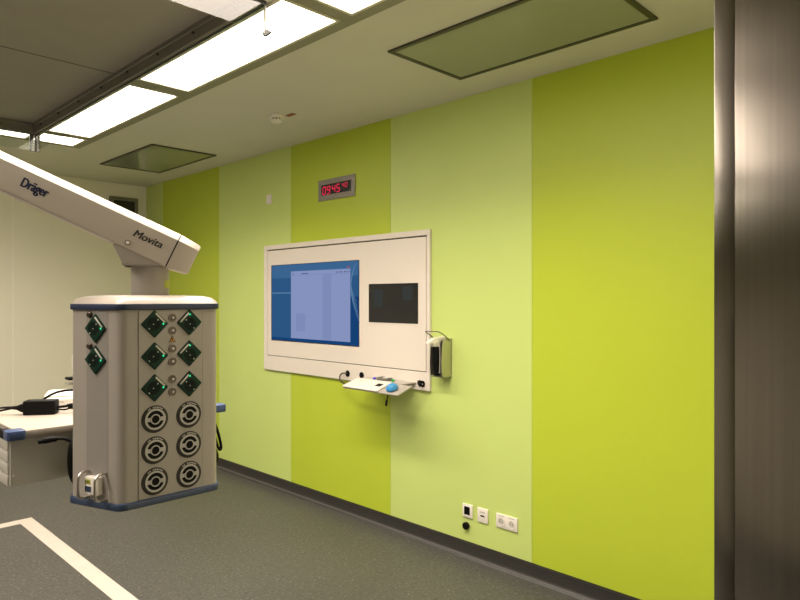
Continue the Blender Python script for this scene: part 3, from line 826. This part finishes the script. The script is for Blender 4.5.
# sloping arm
A2 = Vector((-0.9038, 0.4279, 0)); N2 = Vector((-0.4279, -0.9038, 0))
SL = math.radians(24.6); AW, AH = 0.13, 0.107
A3 = A2*math.cos(SL) + Vector((0, 0, 1))*math.sin(SL)
XA = -A3; ZA = N2; YA = ZA.cross(XA)
AO = Vector((0.845, 1.88, 1.792))
AF = frame(AO, XA, YA, ZA)          # local x towards the lower end, y up, z towards the viewer; bottom edge at y = 0
def arm_ring(x, w=AW, h0=0.0, h1=AH, ct=.021, rb=.006):
    pts = round_poly([(-w/2, h0), (w/2, h0), (w/2, h1-ct), (w/2-ct*1.05, h1), (-w/2+ct*1.05, h1), (-w/2, h1-ct)], [rb, rb, .004, .012, .012, .004], 4)
    return [(x, y, z) for z, y in pts]
am = quick('arm', lambda b: loft(b, [arm_ring(-1.05, h0=.020), arm_ring(0.0430)], True, AF), M['arm'], PD)
quick('arm_joint', lambda b: loft(b, [arm_ring(0.0420, AW-.004, .002, AH-.002), arm_ring(0.0480, AW-.004, .002, AH-.002)], True, AF), M['gas_dark'], am)
quick('end_cap', lambda b: loft(b, [arm_ring(0.0470), arm_ring(0.0495), arm_ring(0.102, .096, .008, .103, .018), arm_ring(0.110, .086, .012, .099, .016)], True, AF), M['arm'], am)
b = bmesh.new(); annulus(b, .0055, .0075, AW/2-.001, AW/2+.002, 24, (-0.0755, 0.0195), AF); pv = obj('pivot_ring', b, M['gas_dark'], am)
b = bmesh.new(); lathe(b, [(.0056, AW/2-.001), (.005, AW/2+.0025), (.001, AW/2+.003)], 20, AF, (-0.0755, 0.0195)); obj('pivot_screw', b, M['white_plastic'], am)
text_mesh('maker_lettering', 'Dr\u00e4ger', 0.037, AF @ Matrix.Translation((-0.3465, 0.0515, AW/2+.0002)), M['navy_print'], am, width=0.069, bold=0.0014)
text_mesh('model_lettering', 'Movita', 0.030, AF @ Matrix.Translation((-0.030, 0.0525, AW/2+.0002)), M['grey_print'], am, width=0.083, shear=0.20, bold=0.0008)
# bracket below the arm, profile in (s, z) along the arm's plan direction
BF = frame((0.845, 1.88, 0), tuple(-A2), (0, 0, 1), tuple(N2))
quick('arm_bracket', lambda b: prism(b, [(-0.101, 1.838), (-0.072, 1.776), (0.050, 1.776), (0.050, 1.790), (-0.02, 1.83)], -.060, .060, .003, 2, BF), M['pendant'], PD)
quick('bracket_plate', lambda b: prism(b, [(-0.0775, 1.7825), (-0.0735, 1.776), (0.0505, 1.776), (0.0505, 1.7825)], -.0605, .0605, .001, 1, BF), M['pendant_grey'], PD)
# upper swivel and ceiling tube (beyond the frame)
HX, HY = 0.0, 2.28
def drum(b): lathe(b, [(.075, 2.17), (.088, 2.18), (.088, 2.40), (.075, 2.41)], 40, c=(HX, HY))
quick('upper_swivel', drum, M['pendant'], PD)
quick('ceiling_tube', lambda b: lathe(b, [(.055, 2.40), (.055, H-.02)], 32, c=(HX, HY)), M['pendant'], PD)
quick('ceiling_flange', lambda b: lathe(b, [(.10, H-.03), (.105, H-.012), (.105, H)], 32, c=(HX, HY)), M['pendant'], PD)

# shelf behind the column, carried by the pendant
SZ = 1.280
sh = quick('shelf', lambda b: box(b, 0.572, 1.255, 2.186, 2.69, SZ-.022, SZ, .003, 2), M['shelf_top'], PD, label='cream equipment shelf behind the column')
def bumper(x0, x1, y0, y1):
    pts = round_poly([(x0, y0), (x1, y0), (x1, y1), (x0, y1)], [.012]*4, 4)
    quick('corner_bumper', lambda b: prism(b, pts, SZ-.025, SZ+.004, .004, 2), M['blue'], sh, label='blue corner bumper')
bumper(0.541, 0.592, 2.172, 2.225); bumper(1.226, 1.270, 2.172, 2.225)
bumper(0.541, 0.592, 2.65, 2.70); bumper(1.226, 1.270, 2.65, 2.70)
quick('side_rail', lambda b: box(b, 0.545, 0.555, 2.225, 2.65, SZ-.027, SZ-.002, .001, 1), M['black'], sh)
quick('rail_standoff', lambda b: (box(b, 0.555, 0.575, 2.28, 2.30, SZ-.02, SZ-.006), box(b, 0.555, 0.575, 2.56, 2.58, SZ-.02, SZ-.006)), M['black'], sh)
quick('shelf_bracket', lambda b: box(b, 0.76, 0.92, 2.02, 2.20, SZ-.07, SZ-.022, .003, 1), M['pendant'], sh)
du = quick('drawer_unit', lambda b: box(b, 0.556, 1.10, 2.205, 2.62, 1.112, SZ-.021, .002, 1), M['drawer'], PD)
for k in range(4):
    z0 = 1.1135 + k*.0355
    quick('drawer_front', lambda b: box(b, 0.550, 0.557, 2.210, 2.615, z0, z0+.0335, .0025, 2), M['drawer'], du)
quick('screw', lambda b: lathe(b, [(.0045, 0), (.004, .003), (.001, .004)], 12, frame((0.566, 2.205, 1.141), (1, 0, 0), (0, 0, 1), (0, -1, 0))), M['gas_light'], du)
# a white vertical rail behind the column with a black clamp
quick('equipment_rail', lambda b: box(b, 0.690, 0.73, 2.046, 2.085, 1.449, 1.512, .004, 2), M['white_plastic'], PD)
def clampf(b):
    box(b, 0.668, 0.72, 2.040, 2.075, 1.438, 1.446, .002, 1); box(b, 0.690, 0.72, 2.045, 2.075, 1.446, 1.453, .002, 1)
quick('rail_clamp', clampf, M['black'], PD)
quick('clamp_plate', lambda b: box(b, 0.668, 0.72, 2.040, 2.075, 1.425, 1.430, .001, 1), M['label_grey'], PD)

# ------------------------------------------------------------------ things on and under the shelf
pa = thing('power_adapter', 'black power adapter brick lying on the cream shelf', 'power adapter', (0.71, 2.43, SZ))
u = Vector((.7027, -.7115, 0)).normalized(); u = Vector((0.82, -0.57, 0)).normalized(); nn = Vector((-u.y, u.x, 0))
PAF = frame((0.703, 2.440, SZ), u, nn, (0, 0, 1))
b = bmesh.new(); b2 = bmesh.new(); box(b2, -.052, .050, 0, .05, .0005, .049, .004, 3); merge(b, b2, PAF); obj('brick', b, M['black'], pa)
b = bmesh.new(); loft(b, [[(x, y, z) for y, z in rrect(w, h, .006, 3, .025, .024)] for x, w, h in ((-.052, .036, .032), (-.064, .028, .026), (-.078, .016, .014), (-.094, .011, .011))], True, PAF); obj('strain_relief', b, M['black'], pa)
b = bmesh.new()
tube(b, [(-.09, .026, .026), (-.12, .03, .025), (-.16, .035, .019), (-.205, .045, .004), (-.232, .05, -.04), (-.236, .05, -.13)], .0035, 8, 6, PAF)
tube(b, [(-.09, .022, .024), (-.13, .02, .016), (-.175, .015, .007), (-.215, .012, -.004), (-.236, .012, -.04), (-.238, .012, -.10)], .0035, 8, 6, PAF)
obj('cord', b, M['black'], pa)
b = bmesh.new()
tube(b, [(.049, .028, .022), (.075, .03, .024), (.10, .03, .028), (.14, .03, .030)], .0045, 8, 6, PAF)
tube(b, [(.049, .022, .016), (.075, .02, .014), (.10, .018, .020), (.14, .02, .026)], .0028, 8, 6, PAF)
obj('cord', b, M['black'], pa)
b = bmesh.new(); b2 = bmesh.new(); box(b2, .088, .12, .012, .034, .016, .034, .003, 2); merge(b, b2, PAF); obj('plug', b, M['black'], pa)
b = bmesh.new(); tube(b, [(-.02, .058, .03), (0.0, .066, .05), (.035, .07, .068), (.08, .07, .075), (.13, .06, .072), (.2, .05, .05)], .0042, 8, 8, PAF)
tag(obj('cable', b, M['black'], origin=(0.75, 2.42, 1.33)), 'black cable arching over the adapter towards the white device', 'cable')
wd = thing('white_device', 'white plastic device box on the shelf behind the black adapter', 'device', (0.83, 2.56, SZ))
WF = frame((0.765, 2.515, SZ), (0.93, -.36, 0), (.36, .93, 0), (0, 0, 1))
b = bmesh.new(); loft(b, [[(x, y, z) for x, y in rrect(w, d, .012, 4, 0.06, .07)] for w, d, z in ((.18, .14, .0005), (.18, .14, .038), (.168, .128, .044), (.168, .128, .050), (.150, .11, .058))], True, WF)
obj('case', b, M['white_plastic'], wd)
b = bmesh.new(); b2 = bmesh.new(); box(b2, -.002, .040, -.0010, 0.002, .026, .031); merge(b, b2, WF); obj('label_strip', b, M['label_grey'], wd, smooth=False)
b = bmesh.new(); b2 = bmesh.new(); box(b2, .05, .065, -.002, .004, .012, .02, .001, 1); merge(b, b2, WF); obj('port', b, M['black'], wd)

cb2 = thing('power_cable', 'black plug and cable hanging under the front of the shelf, left of the column', 'cable', (0.67, 2.15, 1.25))
quick('plug', lambda b: tube(b, [(0.618, 2.150, 1.2465), (0.640, 2.150, 1.249), (0.668, 2.150, 1.249)], [.0072, .0095, .0085], 10, 4), M['black'], cb2)
quick('cord', lambda b: tube(b, [(0.666, 2.150, 1.249), (0.690, 2.148, 1.246), (0.720, 2.146, 1.228), (0.75, 2.15, 1.20)], .005, 8), M['black'], cb2)
tag(quick('hose', lambda b: tube(b, [(0.748, 2.192, 1.2565), (0.738, 2.15, 1.254), (0.725, 2.115, 1.245), (0.708, 2.11, 1.225), (0.704, 2.11, 1.175), (0.714, 2.112, 1.125), (0.745, 2.12, 1.112), (0.80, 2.125, 1.11), (0.86, 2.13, 1.12), (0.92, 2.13, 1.16)], .017, 14), M['black'], origin=(0.73, 2.11, 1.1)),
    'thick black hose hanging behind the left side of the column', 'hose')
tag(quick('cable_loop', lambda b: tube(b, [(1.19, 2.175, 1.258), (1.203, 2.16, 1.24), (1.224, 2.16, 1.19), (1.238, 2.16, 1.135), (1.234, 2.16, 1.120), (1.224, 2.16, 1.135), (1.206, 2.16, 1.19), (1.18, 2.165, 1.25)], .0052, 10), M['black'], origin=(1.22, 2.16, 1.2)),
    'thin black cable loop hanging from the right end of the shelf', 'cable')
tag(quick('hose', lambda b: tube(b, [(1.12, 2.192, 1.2565), (1.125, 2.15, 1.22), (1.175, 2.13, 1.15), (1.194, 2.13, 1.115), (1.192, 2.13, 1.085), (1.17, 2.13, 1.07), (1.12, 2.13, 1.07)], .014, 14), M['black'], origin=(1.19, 2.13, 1.08)),
    'black hose bulging out behind the right side of the column', 'hose')

# ------------------------------------------------------------------ camera, world
cam = bpy.data.cameras.new('camera'); co = bpy.data.objects.new('camera', cam); COL.objects.link(co)
f = Vector((652, 644, 0)).normalized(); f = Vector((0.7115, 0.7027, 0)).normalized()
co.location = (0, 0, 1.68)
co.rotation_euler = f.to_track_quat('-Z', 'Y').to_euler()
cam.sensor_width = 36; cam.lens = 36*644/800; cam.shift_y = -1/800
cam.clip_start = 0.02
SC.camera = co
w = bpy.data.worlds.new('world'); SC.world = w; w.use_nodes = True
w.node_tree.nodes['Background'].inputs[0].default_value = (0.02, 0.02, 0.02, 1)
SC.view_settings.view_transform = 'Standard'; SC.view_settings.look = 'None'
SC.view_settings.gamma = 1.0; SC.view_settings.exposure = 0.80
SC.view_settings.use_curve_mapping = False
SC.cycles.max_bounces = 10; SC.cycles.diffuse_bounces = 6
